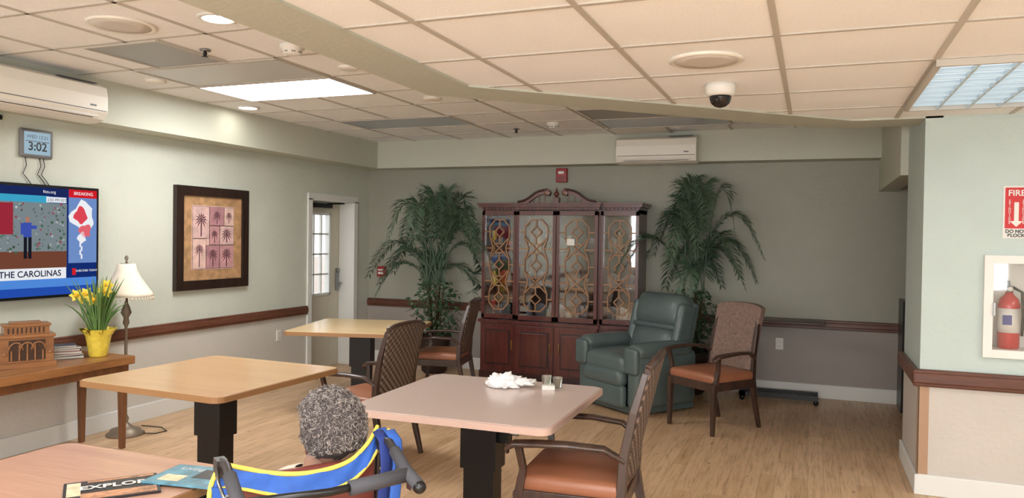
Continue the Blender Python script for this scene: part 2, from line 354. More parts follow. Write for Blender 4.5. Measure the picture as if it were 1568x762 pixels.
for x,y in ((.8,.6),(-.9,.6),(2.6,.6),(2.6,3.6),(.8,-1.4),(-.9,-1.4)):  # unseen panels on the lowered ceiling, added to supply room light
    o=MB('ceiling_light_panel'); o.bb(x-.3,x+.3,y-.6,y+.6,ZN-.012,ZN-.008,'paneladded')
    for s_ in (-1,1): o.bb(x-.31,x+.31,y+s_*.6-.01,y+s_*.6+.01,ZN-.02,ZN,'tbar'); o.bb(x+s_*.3-.01,x+s_*.3+.01,y-.6,y+.6,ZN-.02,ZN,'tbar')
    o.done()
for x,y in ((-3.8,1.0),):  # one more out-of-view panel, added for light on the high ceiling side
    o=MB('ceiling_light_panel'); o.bb(x-.6,x+.6,y-.3,y+.3,ZF-.012,ZF-.008,'panel'); o.bb(x-.62,x+.62,y-.32,y+.32,ZF-.008,ZF,'tbar'); o.done()
# ------------------------------------------------------------------ air conditioners
def ac(loc,rz,w):
    o=MB('wall_air_conditioner'); h=.28
    prof=[(0,0),(0,h),(-.12,h),(-.19,h-.03),(-.205,h-.1),(-.205,.07),(-.17,.02),(-.09,0)]
    n=len(prof); vs=[(-w/2,y,z) for y,z in prof]+[(w/2,y,z) for y,z in prof]
    o.add(vs,[tuple(range(n)),tuple(reversed(range(n,2*n)))]+[(i,n+i,n+(i+1)%n,(i+1)%n) for i in range(n)],'acw')
    o.box((0,-.203,.078),(w-.02,.01,.006),'grey'); o.box((0,-.185,.045),(w*.86,.012,.035),'white',(-.6,0,0)); o.box((0,-.178,.03),(w*.8,.012,.006),'greyd',(-.6,0,0))
    o.box((w*.38,-.207,.11),(.05,.004,.012),'grey'); o.box((w*.3,-.13,h),(w*.3,.06,.004),'grey'); o.done(loc,rz,bevel=.006)
ac((-1.535,8.17,2.385),0,.83); ac((-4.97,3.62,2.38),rad(90),1.02)
# ------------------------------------------------------------------ TV
o=MB('wall_television'); W,Hh=.72,.41
o.bb(-W,W,-.0,.05,-Hh,Hh,'blk'); o.bb(-.3,.3,.05,.079,-.25,.25,'steel')
def scr(x0,x1,z0,z1,c,l=1,st=1.0): o.bb(x0,x1,-.001-.0008*l,-.0008*l,z0,z1,emat('screen_%d'%len(o.mats),c,st))
scr(-.7,.7,-.39,.39,(20,44,110),1,1)
scr(-.7,.45,.33,.39,(26,40,90),2); scr(-.7,.30,.28,.33,(60,160,196),2); scr(.28,.44,.285,.325,(230,235,240),3)
scr(-.7,.445,-.19,.28,(120,132,136),2,1); scr(-.7,.445,-.19,-.07,(112,66,50),3,1)
for i in range(420):
    x=random.uniform(-.68,.42); z=random.uniform(-.09,.265); s_=random.uniform(.006,.018)
    if abs(x-.14)<.05 and z<.2: continue
    scr(x,min(.44,x+s_),z,z+s_,random.choice([(170,176,176),(70,100,80),(110,120,124),(150,80,90),(90,120,106),(60,80,66),(190,196,200)]),4+.3*(i%3),.9)
scr(-.7,.03,.05,.27,(160,44,60),6,.9)
scr(.105,.165,.03,.135,(60,80,170),7); scr(.108,.132,-.12,.035,(24,26,36),7); scr(.142,.166,-.12,.035,(24,26,36),7); scr(.122,.150,.135,.175,(170,120,100),7); scr(.085,.107,.05,.13,(60,80,170),7); scr(.163,.205,.09,.115,(60,80,170),7)
scr(-.7,.44,-.27,-.19,(232,234,238),5); scr(-.7,.7,-.39,-.27,(36,76,170),2,1); scr(-.7,.7,-.33,-.27,(80,136,216),3,1)
scr(.46,.70,.33,.39,(206,30,40),4); scr(.46,.70,-.16,.33,(110,140,196),3,1)
def blob(cx,cz,rx,rz_,c,l):
    P_=[(cx+rx*(1+.25*math.sin(3*a+cx*40))*math.cos(a),cz+rz_*(1+.2*math.cos(4*a+cz*30))*math.sin(a)) for a in [2*math.pi*i/18 for i in range(18)]]
    o.plate(P_,-.001-.0008*l,-.0008*l,emat('screen_%d'%len(o.mats),c,1))
blob(.58,.19,.10,.11,(236,238,242),5); blob(.56,.20,.055,.06,(220,70,84),6); blob(.60,.08,.05,.05,(226,100,110),6); blob(.57,.03,.035,.04,(236,238,242),6)
for j in range(4): scr(.55+.012*(j%2),.562+.012*(j%2),-.04-.03*j,-.005-.03*j,(240,240,246),7)
scr(.49,.52,-.25,-.2,(210,30,40),6)
T_=emat('screen_text',(24,30,60),1); Tw=emat('screen_text_w',(245,245,250),1)
o.wtext('CHRISTMAS IN THE CAROLINAS',.062,-.05,-.009,-.232,T_,.001); o.wtext('2:02 PM EST',.03,.36,-.009,.302,T_); o.wtext('fitzu.org',.03,.3,-.009,.36,Tw); o.wtext('SUBSCRIBE TODAY',.022,.61,-.009,-.22,Tw); o.wtext('BREAKING',.035,.58,-.009,.36,Tw)
o.done((-5.17,3.68,1.515),rad(90))
# ------------------------------------------------------------------ clock
o=MB('digital_wall_clock'); lc=emat('lcd_face',(168,196,212),.85)
o.rbox((0,-.014,0),(.25,.028,.205),.012,'grey'); o.bb(-.1,.1,-.03,-.027,-.08,.08,lc); o.wtext('WED 12:21',.035,0,-.0315,.045,'blk'); o.wtext('3:02',.085,0,-.0315,-.025,'blk',.002); o.bb(-.09,.09,-.0315,-.03,.012,.016,'blk')
for x in (-.08,.03,.06): o.tube([(x,-.01,-.1),(x+.01,-.012,-.16),(x-.015,-.01,-.22),(x+.03,-.01,-.27),(x+.06,-.008,-.31)],.003,'blk',6)
o.done((-5.25,3.93,2.22),rad(90))
o=MB('cable_plug'); o.rbox((0,-.02,0),(.1,.04,.035),.01,'blk'); o.tube([(0,-.02,-.01),(.01,-.02,-.15),(-.04,-.02,-.3)],.003,'blk',6); o.done((-5.25,3.62,2.37),rad(90))
# ------------------------------------------------------------------ picture
o=MB('framed_palm_picture'); fr=wood('dark_frame',(24,16,14),(50,34,28),.35,2); gm=mat('tortoise_gold_mat',(176,138,100),.5,var=.3,vs=14)
pk=[mat('art_pink_%d'%i,c,.6,var=.2,vs=16) for i,c in enumerate([(206,172,168),(186,140,142),(214,180,170),(172,126,132)])]; pp=mat('art_plum',(92,54,66),.6)
w,h=.465,.47; b=.085
o.bb(-w,w,-.02,0,-h,h,fr)
for a in ((-w,w,h-b,h),(-w,w,-h,-h+b),(-w,-w+b,-h+b,h-b),(w-b,w,-h+b,h-b)): o.bb(a[0],a[1],-.045,-.02,a[2],a[3],fr)
o.bb(-w+b,w-b,-.024,-.02,-h+b,h-b,gm); o.bb(-.27,.27,-.028,-.024,-.29,.30,pk[2])
def palmart(cx,cz,s_,tr=.08):
    o.bb(cx-.005*s_,cx+.005*s_,-.0325,-.031,cz-tr*s_,cz,pp)
    for j in range(11):
        a=rad(-50+28*j); L=.058*s_; dx,dz=math.cos(a)*L,math.sin(a)*L; nx,nz=-math.sin(a)*.005*s_,math.cos(a)*.005*s_
        o.plate([(cx,cz),(cx+dx*.5-nx,cz+dz*.5-nz),(cx+dx,cz+dz-.016),(cx+dx*.5+nx,cz+dz*.5+nz)],-.0325,-.031,pp)
rects=[(-.262,-.06,.0,.29,0),(-.052,.13,.12,.29,3),(.138,.262,.12,.29,2),(-.262,-.10,-.28,-.008,2),(-.052,.075,-.06,.112,1),(.083,.262,-.06,.112,0),(-.092,.075,-.28,-.068,3),(.083,.262,-.28,-.068,1)]
for xa,xb,za,zb,c in rects:
    o.bb(xa-.003,xb+.003,-.030,-.028,za-.003,zb+.003,fr); o.bb(xa,xb,-.031,-.029,za,zb,pk[c])
for cx,cz,s_,tr in ((-.16,.17,1.4,.11),(.04,.215,1.0,.08),(.2,.215,.9,.08),(-.18,-.10,1.1,.15),(.01,.04,.9,.09),(.17,.04,1.3,.06),(-.01,-.15,1.2,.1),(.17,-.15,1.3,.09)): palmart(cx,cz,s_,tr)
o.done((-5.25,5.69,1.545),rad(90),bevel=.003)
def plate_(name,loc,rz,w=.075,h=.12):
    o=MB(name); o.rbox((0,-.004,0),(w,.008,h),.003,'white'); 
    for z in (-.025,.025): o.box((0,-.009,z),(.034,.002,.03),'acw'); o.box((-.007,-.0105,z),(.003,.002,.012),'blk'); o.box((.007,-.0105,z),(.003,.002,.012),'blk')
    o.done(loc,rz)
plate_('wall_outlet',(-5.25,6.68,.52),rad(90)); plate_('wall_outlet',(-.3,8.45,.53),0)
o=MB('fire_alarm_strobe'); o.rbox((0,-.025,0),(.13,.05,.16),.008,'red'); o.rbox((0,-.055,.03),(.07,.02,.035),.008,'white'); 
for j in range(4): o.box((0,-.051,-.02-.014*j),(.08,.003,.005),'blk')
o.done((-2.69,8.45,2.31))
o=MB('fire_alarm_pull_station'); o.rbox((0,-.02,0),(.12,.04,.13),.008,'red'); o.box((0,-.043,.02),(.08,.008,.02),'white'); o.box((0,-.045,-.02),(.07,.012,.03),'white'); o.done((-5.05,8.45,1.14))
# ------------------------------------------------------------------ fire extinguisher cabinet + sign
o=MB('fire_extinguisher_cabinet'); 
for a in ((.99,1.04,.90,1.53),(1.39,1.44,.90,1.53),(1.04,1.39,.90,.95),(1.04,1.39,1.48,1.53)): o.bb(a[0],a[1],YR-.03,YR,a[2],a[3],'white')
for a in ((1.03,1.04,.94,1.49),(1.39,1.40,.94,1.49)): o.bb(a[0],a[1],YR,5.70,a[2],a[3],'white')
o.bb(1.04,1.39,YR,5.70,.94,.95,'white'); o.bb(1.04,1.39,YR,5.70,1.48,1.49,'white'); o.bb(1.04,1.39,5.69,5.70,.95,1.48,'white')
o.bb(1.04,1.39,YR-.012,YR-.008,.95,1.48,'glass'); o.box((1.045,YR-.035,1.2),(.012,.02,.08),'chrome'); o.box((1.28,YR-.014,1.19),(.14,.002,.12),mat('kraft_tag',(196,160,120),.7)); o.done(bevel=.003)
o=MB('fire_extinguisher'); x,y=1.15,5.6
o.lathe((x,y,.95),[(.055,0),(.06,.01),(.06,.27),(.05,.31),(.025,.335),(.02,.35)],'redx',28); o.lathe((x,y,.95),[(.0605,.1),(.0605,.25)],'white',28)
o.cyl((x,y,1.3),(x,y,1.34),.02,'chrome'); o.sq([(x,y,1.345),(x-.09,y-.02,1.36)],.018,'blk'); o.sq([(x,y,1.36),(x-.1,y-.02,1.40)],.016,'blk'); o.cyl((x,y-.02,1.32),(x,y-.035,1.32),.014,'white')
o.tube([(x+.02,y,1.33),(x+.07,y,1.3),(x+.075,y-.01,1.15),(x+.07,y-.01,1.03)],.009,'blk',8); o.box((x-.02,y-.061,1.13),(.05,.003,.06),mat('label_blue',(60,70,140),.5)); o.done()
o=MB('fire_extinguisher_sign'); o.bb(-.07,.07,-.004,0,-.16,.16,'white'); r_=mat('sign_red',(200,36,40),.5)
o.bb(-.06,.06,-.0055,-.004,-.10,.15,r_); o.wtext('FIRE',.05,0,-.007,.115,'white',.001)
o.plate([(-.012,.06),(.012,.06),(.012,-.055),(.034,-.055),(0,-.09),(-.034,-.055),(-.012,-.055)],-.007,-.0055,'white')
for i,ch in enumerate('EXTINGUISHER'): o.wtext(ch,.018,-.036,-.007,.07-.0125*i,'white'); o.wtext(ch,.018,.036,-.007,.07-.0125*i,'white')
o.wtext('DO NOT',.028,0,-.007,-.118,'blk',.001); o.wtext('BLOCK',.028,0,-.007,-.143,'blk',.001); o.done((1.155,YR,1.795))
# ------------------------------------------------------------------ china cabinet
o=MB('china_cabinet'); W=.95
cw='cherry'
o.bb(-W,W,.0,.42,0,.08,'cherryd'); o.bb(-W+.01,W-.01,.01,.42,.08,.63,cw); o.bb(-.5,.5,-.05,.01,0,.08,'cherryd'); o.bb(-.49,.49,-.04,.01,.08,.63,cw)
o.bb(-W-.015,W+.015,-.015,.42,.63,.665,cw); o.bb(-.51,.51,-.065,-.015,.63,.665,cw)
secs=[(-.93,-.5,0),(-.48,-.005,-.05),(.005,.48,-.05),(.5,.93,0)]
M['brass']=mat('brass',(170,130,70),.35,1)
for a,b,yo in secs:
    y=yo+.01
    o.bb(a+.01,b-.01,y-.014,y,.10,.615,cw); o.bb(a+.06,b-.06,y-.02,y-.014,.16,.555,'cherryd'); o.bb(a+.08,b-.08,y-.028,y-.02,.18,.535,cw)
for x,y in ((-.055,-.06),(.055,-.06),(-.54,-.01),(.54,-.01)): o.cyl((x,y,.33),(x,y,.44),.006,'brass')
Zt=1.90
o.bb(-.93,-.91,.03,.41,.665,Zt,cw); o.bb(.91,.93,.03,.41,.665,Zt,cw); mirror=mat('dark_mirror_back',(60,50,48),.12,.6); o.bb(-.91,.91,.395,.415,.665,Zt,mirror); o.bb(-.93,.93,.03,.41,1.86,Zt,cw)
for x in (-.49,.49): o.bb(x-.015,x+.015,0,.39,.665,Zt,cw)
for z in (1.03,1.42): o.bb(-.91,.91,.1,.39,z,z+.008,'cherryd')
def seg(p,q,y): o.sq([(p[0],y,p[1]),(q[0],y,q[1])],.0135,'fret')
for a,b,yo in secs:
    y=yo+.02; z0,z1=.68,1.885; fw_=.035
    o.bb(a,a+fw_,y-.02,y+.012,z0,z1,cw); o.bb(b-fw_,b,y-.02,y+.012,z0,z1,cw); o.bb(a,b,y-.02,y+.012,z0,z0+.05,cw); o.bb(a,b,y-.02,y+.012,z1-.045,z1,cw)
    o.bb(a+fw_,b-fw_,y+.004,y+.007,z0+.05,z1-.045,'glass')
    xa,xb=a+fw_,b-fw_; za,zb=z0+.05,z1-.045; cx=(xa+xb)/2; w=(xb-xa); h=(zb-za); n=3; u=h/n; yy=y-.004
    for i in range(n):
        zc=za+u*(i+.5); hx,hz=.34*w,.36*u; k1=.45
        P_=[(cx-hx*k1,zc+hz),(cx+hx*k1,zc+hz),(cx+hx,zc+hz*k1),(cx+hx,zc-hz*k1),(cx+hx*k1,zc-hz),(cx-hx*k1,zc-hz),(cx-hx,zc-hz*k1),(cx-hx,zc+hz*k1)]
        for j in range(8): seg(P_[j],P_[(j+1)%8],yy)
        seg((cx-hx,zc),(xa,zc),yy); seg((cx+hx,zc),(xb,zc),yy)
        hz2=.16*u
        Q=[(cx,zc+hz2),(cx+.16*w,zc),(cx,zc-hz2),(cx-.16*w,zc)]
        for j in range(4): seg(Q[j],Q[(j+1)%4],yy)
        seg((cx,zc+hz),Q[0],yy); seg((cx,zc-hz),Q[2],yy)
        if i<n-1:
            zz=za+u*(i+1)
            for sx in (-1,1):
                seg((cx+sx*hx*k1,zc+hz),(cx-sx*hx*k1,zc+u-hz),yy); seg((cx+sx*.5*w,zz),(cx+sx*.22*w,zz),yy)
                seg((cx+sx*.22*w,zz),(cx+sx*hx,zc+hz*k1),yy); seg((cx+sx*.22*w,zz),(cx+sx*hx,zc+u-hz*k1),yy)
o.bb(-.94,.94,.0,.42,Zt,1.93,cw); o.bb(-.965,.965,-.03,.42,1.93,1.955,cw); o.bb(-.98,.98,-.05,.42,1.955,1.975,cw)
o.bb(-.5,.5,-.06,0,Zt,1.93,cw); o.bb(-.515,.515,-.085,0,1.93,1.955,cw); o.bb(-.53,.53,-.1,0,1.955,1.975,cw)
for j in range(40): x=-.92+.0472*j; o.bb(x,x+.022,-.065 if abs(x)<.49 else -.012,.0,1.905,1.925,'cherryd')
for sx in (-1,1):
    pts=[]; 
    for i in range(15):
        t=i/14; x=.46-.36*t; z=1.985+.03*t+.105*(1/(1+math.exp(-9*(t-.45))))
        pts.append((sx*x,z))
    low=[(x,max(1.975,z-.045-.02*abs(x))) for x,z in pts]
    poly=pts+list(reversed(low)); 
    if sx<0: poly=list(reversed(poly))
    o.plate(poly,-.07,-.02,cw)
    o.cyl((sx*.105,-.085,2.085),(sx*.105,-.01,2.085),.035,cw); o.cyl((sx*.105,-.09,2.085),(sx*.105,-.08,2.085),.015,'fret')
    o.tube([(p[0],-.075,p[1]) for p in pts],.012,'cherryd',8)
    for j in range(3): x=sx*(.14+.07*j); o.bb(x-.005,x+.005,-.05,-.04,1.975,2.08-.03*j,cw)
o.bb(-.035,.035,-.08,-.02,1.975,2.03,cw); o.lathe((0,-.05,2.03),[(.03,0),(.012,.012),(.028,.03),(.03,.045),(.012,.07),(.006,.1),(.001,.115)],cw,16)
cc=[mat('china_%d'%i,c,.3) for i,c in enumerate([(170,164,158),(120,120,128),(150,130,100),(180,60,50),(70,110,170),(220,190,70),(96,104,98)])]
for a,b,yo in secs:
    for z in (.673,1.04,1.43):
        for j in range(4):
            x=a+.07+j*(b-a-.14)/3; m_=cc[random.choice([0,6,1,1,6,2])] if a>-.6 else cc[random.randrange(7)]
            t=random.random(); hh=random.uniform(.1,.24)
            if t<.4: o.lathe((x,.22,z),[(.03,0),(.04,hh*.3),(.035,hh*.7),(.018,hh*.85),(.024,hh)],m_,14)
            elif t<.7: o.tube([(x,.34,z+.09),(x,.325,z+.088)],[.08,.085],m_,20)
            else: o.lathe((x,.2,z),[(.026,0),(.005,.01),(.005,hh*.5),(.03,hh*.6),(.034,hh)],m_,14)
o.box((.17,-.04,1.55),(.09,.002,.07),'white')
o.done((-2.60,8.02,0),0,bevel=.003,scale=(.965,1,1))
# ------------------------------------------------------------------ palms
def palm(loc,n,hmax,spread,xlim,base=1.0,seed=1):
    random.seed(seed); o=MB('potted_palm')
    o.lathe((0,0,0),[(.12,0),(.15,.03),(.17,.25),(.19,.4),(.2,.44),(.185,.45),(.18,.42)],'pot',28); o.lathe((0,0,0),[(.178,.41),(.001,.43)],'soil',20)
    tops=[]
    for i in range(5):
        a=i*1.3; x,y=.05*math.cos(a),.04*math.sin(a); t=(x*2.2,y*1.6,base+random.uniform(-.12,.12)); tops.append(t); o.tube([(x,y,.4),(x*1.5,y*1.2,.75),t],[.018,.014,.009],'stem',8)
    vs=[];fs=[]
    def clampp(p):
        w=p+V(loc); w.y=min(w.y,8.43); w.x=max(w.x,-5.22)
        if w.z>2.36 and w.y>8.15: w.y=8.15
        w.z=min(w.z,2.55)
        if w.z<2.2:
            if xlim[0]=='R' and w.x>xlim[1] and w.y>7.90: w.y=7.9
            if xlim[0]=='L' and w.x<xlim[1] and w.y>7.90: w.y=7.9
        return w-V(loc)
    for i in range(n):
        a=2*math.pi*i/n+random.uniform(-.2,.2); t0=V(random.choice(tops)); L=random.uniform(.8,1.1)*spread; up_=random.uniform(.3,1.0)
        d=V((math.cos(a),math.sin(a)*.5,0)); pts=[]
        if i%4==0: d*=.45; up_=1.1
        steps=30
        for j in range(steps+1):
            s_=j/steps; z=(hmax-base)*up_*(2.25*s_-1.75*s_*s_)-.28*s_**3*(1.5-up_)
            pts.append(clampp(t0+d*L*(s_**1.15)+V((0,0,z))))
        o.tube(pts,[.006*(1-.8*q/steps)+.001 for q in range(steps+1)],'leaf',5)
        for j in range(6,steps+1):
            s_=j/steps; p=pts[j]; tg=(pts[min(j+1,steps)]-pts[j-1]).normalized(); side=tg.cross(V((0,0,1)))
            if side.length<.05: side=V((1,0,0))
            side.normalize(); ll=.19*math.sin(math.pi*(.12+.8*s_))+.04
            for sg in (-1,1):
                for rep in range(2):
                    p_=p+(tg*.014*rep); dirv=(side*sg*random.uniform(.7,.95)+tg*random.uniform(.6,.9)+V((0,0,random.uniform(-.05,.3)))).normalized()
                    mid=p_+dirv*ll*.5; tip=p_+dirv*ll*.95+V((0,0,-ll*random.uniform(.05,.3))); wv=tg*.011
                    q=len(vs); vs+= [p_,clampp(mid-wv),clampp(mid+wv),clampp(tip)]; fs+=[(q,q+1,q+3,q+2)]
    o.add(vs,fs,'leaf'); vs=[];fs=[]
    for i in range(700):
        a=random.uniform(0,2*math.pi); r=random.uniform(.05,.30)*(1 if i%2 else .8); z=random.uniform(.38,1.08) if r<.2 else random.uniform(.5,.95)
        p=V((r*math.cos(a),r*math.sin(a)*.9,z)); w=random.uniform(.018,.035); e=Euler((random.uniform(-1,1),random.uniform(-1,1),a)).to_matrix()
        q=len(vs); vs+=[clampp(p+e@V(x)) for x in ((0,0,0),(w*.8,w*.6,0),(w*2,0,-.01),(w*.8,-w*.6,0))]; fs.append((q,q+1,q+2,q+3))
    o.add(vs,fs,'ivy'); o.done(loc)
palm((-4.10,8.05,0),20,2.42,.82,('R',-3.56),1.0,3)
palm((-1.16,8.14,0),19,2.40,.66,('L',-1.62),1.0,5)
# ------------------------------------------------------------------ tables
def table(loc,rot,s,top,edge,crank=False,sy=None):
    sy=sy or s; o=MB('dining_table'); h=s/2; hy=sy/2; r=.06; P_=[]
    for cx,cy,a0 in ((h-r,hy-r,0),(-h+r,hy-r,90),(-h+r,-hy+r,180),(h-r,-hy+r,270)):
        for j in range(7): a=rad(a0+15*j); P_.append((cx+r*math.cos(a),cy+r*math.sin(a)))
    o.prism(P_,.715,.747,edge); o.prism([(x*.985,y*.985) for x,y in P_],.747,.75,top)
    o.bb(-.085,.085,-.06,.06,.05,.5,'steel'); o.bb(-.10,.10,-.072,.072,.38,.715,'steel'); o.bb(-.3,.3,-.04,.04,.68,.715,'steel'); o.bb(-.04,.04,-.3,.3,.68,.714,'steel')
    for sx in (-1,1):
        o.bb(sx*.10-.035,sx*.10+.035,-.38,.38,.02,.065,'steel')
        for sy_ in (-1,1): o.cyl((sx*.10,sy_*.35,0),(sx*.10,sy_*.35,.03),.025,'steel')
    if crank:
        o.bb(.10,.155,-.03,.03,.52,.62,'steel'); o.cyl((.13,0,.57),(.2,-.0,.57),.01,'chrome'); o.sq([(.19,0,.57),(.195,-.02,.66)],.016,'steel'); o.cyl((.195,-.02,.655),(.25,-.03,.655),.012,'steel')
    o.done(loc,rot,bevel=.004)
table((-3.89,6.16,0),rad(15),1.1,'laminA','edgeA'); table((-3.34,3.67,0),rad(-2),1.06,'laminB','edgeA')
table((-1.61,3.74,0),rad(1),1.06,'laminC','edgeC',True); table((-2.335,1.72,0),0,.89,'laminD','edgeA',sy=1.02)
# ------------------------------------------------------------------ chairs
def chair(loc,rz,kind='weave',name='dining_chair',scale=1):
    o=MB(name); wd='dwood'
    for sx in (-1,1):
        o.sq([(sx*.245,-.25,0),(sx*.245,-.245,.25),(sx*.245,-.24,.42)],[.03,.038,.046],wd)
        o.sq([(sx*.225,.34,0),(sx*.23,.28,.2),(sx*.23,.235,.43),(sx*.23,.245,.62),(sx*.228,.285,.82),(sx*.215,.335,1.0)],[.03,.038,.046,.042,.036,.03],wd)
        o.tube([(sx*.235,.25,.60),(sx*.262,.16,.655),(sx*.288,0,.665),(sx*.295,-.15,.66),(sx*.29,-.25,.65),(sx*.285,-.29,.625),(sx*.283,-.285,.60)],[.02,.024,.026,.028,.028,.022,.012],wd,10,True,(1.15,.62) )
        o.sq([(sx*.25,-.235,.42),(sx*.262,-.215,.53),(sx*.285,-.235,.65)],[.042,.032,.032],wd)
        o.bb(sx*.245-.018,sx*.245+.018,-.23,.23,.36,.43,wd)
    o.bb(-.235,.235,-.262,-.225,.36,.43,wd); o.bb(-.235,.235,.215,.25,.36,.43,wd)
    o.rbox((0,-.01,.455),(.51,.5,.085),.035,'orange',puff=(0,0,.02))
    nx,nz=12,12
    pm={'weave':M['weave'],'fabric':M['fabric']}[kind]; th=.03 if kind=='weave' else .06
    z0,z1=.50,1.02
    def yb(z): return .225+.03*((z-.43)/.2) if z<.63 else .255+(z-.63)*.235
    vs=[];
    for s_ in (0,1):
        for i in range(nz+1):
            tz=i/nz
            for j in range(nx+1):
                tx=j/nx*2-1; wv=.20+.03*tz if kind=='weave' else .225+.02*tz; z=z0+(z1-z0)*tz
                z+=(.035*(1-abs(tx)**3))*tz
                y=yb(z)+.025*(1-tx*tx)*.9+(-th/2 if s_==0 else th/2)+(.0 if kind=='weave' else (-.012 if s_==0 else .0)*(1-tx*tx))
                vs.append((tx*wv,y,z))
    K=(nx+1)*(nz+1); fs=[]
    g=lambda s_,i,j:s_*K+i*(nx+1)+j
    for i in range(nz):
        for j in range(nx): fs.append((g(0,i,j),g(0,i,j+1),g(0,i+1,j+1),g(0,i+1,j))); fs.append((g(1,i,j),g(1,i+1,j),g(1,i+1,j+1),g(1,i,j+1)))
    for i in range(nz): fs.append((g(0,i,0),g(0,i+1,0),g(1,i+1,0),g(1,i,0))); fs.append((g(0,i,nx),g(1,i,nx),g(1,i+1,nx),g(0,i+1,nx)))
    for j in range(nx): fs.append((g(0,0,j),g(1,0,j),g(1,0,j+1),g(0,0,j+1))); fs.append((g(0,nz,j),g(0,nz,j+1),g(1,nz,j+1),g(1,nz,j)))
    o.add(vs,fs,pm,True)
    def rim(tz): 
        out=[]
        for j in range(nx+1):
            tx=j/nx*2-1; z=z0+(z1-z0)*tz+(.035*(1-abs(tx)**3))*tz; wv=.20+.03*tz; out.append((tx*wv,yb(z)+.022*(1-tx*tx),z))
        return out
    if kind=='weave':
        o.tube(rim(1),.019,wd,8); o.tube(rim(0),.019,wd,8)
    o.done(loc,rz,bevel=.004,scale=(scale,scale,scale))
chair((-2.99,4.84,0),rad(-97),scale=.93); chair((-3.42,6.90,0),rad(-80),scale=.93); chair((-1.03,3.6,0),rad(-86)); chair((-.78,6.75,0),rad(-36),'fabric','upholstered_armchair')
# ------------------------------------------------------------------ recliner
o=MB('leather_recliner'); t='teal'
o.bb(-.36,.36,-.3,.34,.02,.2,'blk')
for sx in (-1,1):
    o.rbox((sx*.36,-.02,.32),(.15,.74,.5),.05,t,puff=(.01,0,0)); o.rbox((sx*.365,-.06,.585),(.19,.66,.13),.064,t,puff=(0,0,.015)); o.rbox((sx*.365,-.39,.5),(.17,.07,.24),.034,t)
    o.rbox((sx*.31,.27,.74),(.10,.2,.5),.048,t,(rad(-14),0,0))
o.rbox((0,-.1,.44),(.58,.66,.19),.07,t,puff=(0,0,.03)); o.rbox((0,-.40,.33),(.57,.13,.16),.06,t); o.rbox((0,-.41,.17),(.60,.07,.2),.03,t)
o.rbox((0,.24,.60),(.58,.22,.30),.09,t,(rad(-14),0,0),(0,.03,0)); o.rbox((0,.33,.90),(.64,.24,.34),.10,t,(rad(-14),0,0),(0,.03,0)); o.rbox((0,.36,.6),(.66,.1,.8),.04,t,(rad(-13),0,0))
o.rbox((0,.27,.745),(.6,.2,.05),.024,t,(rad(-14),0,0)); o.bb(-.38,.38,-.36,.36,.02,.08,t)
for x in (-.3,.3):
    for y in (-.25,.3): o.cyl((x,y,0),(x,y,.03),.03,'blk')
o.done((-1.54,7.31,0),rad(-37))
o=MB('overbed_table'); o.rbox((0,0,.80),(.82,.38,.025),.01,mat('overbed_top',(70,50,44),.4)); o.sq([(-.33,.0,.08),(-.33,0,.79)],.05,'steel'); o.bb(-.36,-.30,-.2,.2,.75,.785,'steel')
o.bb(-.38,.36,-.15,-.11,.045,.085,'steel'); o.bb(-.38,.36,.11,.15,.045,.085,'steel'); o.bb(-.38,-.32,-.15,.15,.045,.085,'steel')
for x in (-.35,.34):
    for y in (-.13,.13): o.cyl((x,y-.012,.025),(x,y+.012,.025),.025,'blk'); o.cyl((x,y,.025),(x,y,.06),.008,'chrome')
o.done((-.28,8.16,0))
o=MB('dark_bookcase'); o.bb(0,.9,0,.03,0,1.05,'blk'); o.bb(0,.03,-.35,0,0,1.05,'blk'); o.bb(.87,.9,-.35,0,0,1.05,'blk')
for z in (0.03,.36,.69,1.03): o.bb(.03,.87,-.34,0,z-.02,z+.02,'dwood')
for j in range(10): o.bb(.06+.07*j,.11+.07*j,-.3,-.05,.38,.38+random.uniform(.18,.26),cc[random.randrange(7)])
o.done((.80,8.38,0))
# ------------------------------------------------------------------ console table and things
o=MB('console_table'); o.bb(-5.2,-4.66,2.5,4.29,.62,.68,'oak'); o.bb(-5.17,-4.69,2.53,4.26,.56,.62,'oakd')
for x in (-5.12,-4.71):
    for y in (2.58,4.22): o.sq([(x,y,0),(x,y,.3),(x,y,.56)],[.036,.045,.055],'oakd')
o.done(bevel=.006)
o=MB('wooden_tabletop_radio'); wr=wood('radio_wood',(110,68,40),(160,108,64),.35,0,10,.3); gr=mat('radio_grille',(66,44,30),.8,var=.3,vs=90)
o.bb(-.17,.17,-.09,.09,0,.035,wr); o.bb(-.155,.155,-.08,.08,.035,.20,wr); o.bb(-.165,.165,-.09,.09,.20,.22,wr)
o.bb(-.13,.13,-.075,.075,.22,.275,wr); o.bb(-.14,.14,-.08,.08,.275,.29,wr); o.bb(-.09,.09,-.055,.055,.29,.302,wr)
o.bb(-.105,.105,-.084,-.08,.05,.185,gr)
for j in range(5): x=-.09+.045*j; o.bb(x-.005,x+.005,-.09,-.084,.05,.12+.05*math.sin(math.pi*j/4),wr)
for sx in (-1,0,1): 
    pts=[(sx*.065+.04*math.cos(a_),-.087,.12+.05*math.sin(a_)) for a_ in [math.pi*i/10 for i in range(11)]]; o.tube(pts,.006,wr,6)
for x in (-.132,.132): o.cyl((x,-.1,.1),(x,-.08,.1),.013,wr); 
for j in range(9): o.bb(-.11+.025*j,-.10+.025*j,-.079,-.075,.23,.268,gr)
o.done((-4.93,3.63,.68),rad(62),bevel=.003)
o=MB('stack_of_books'); z=0
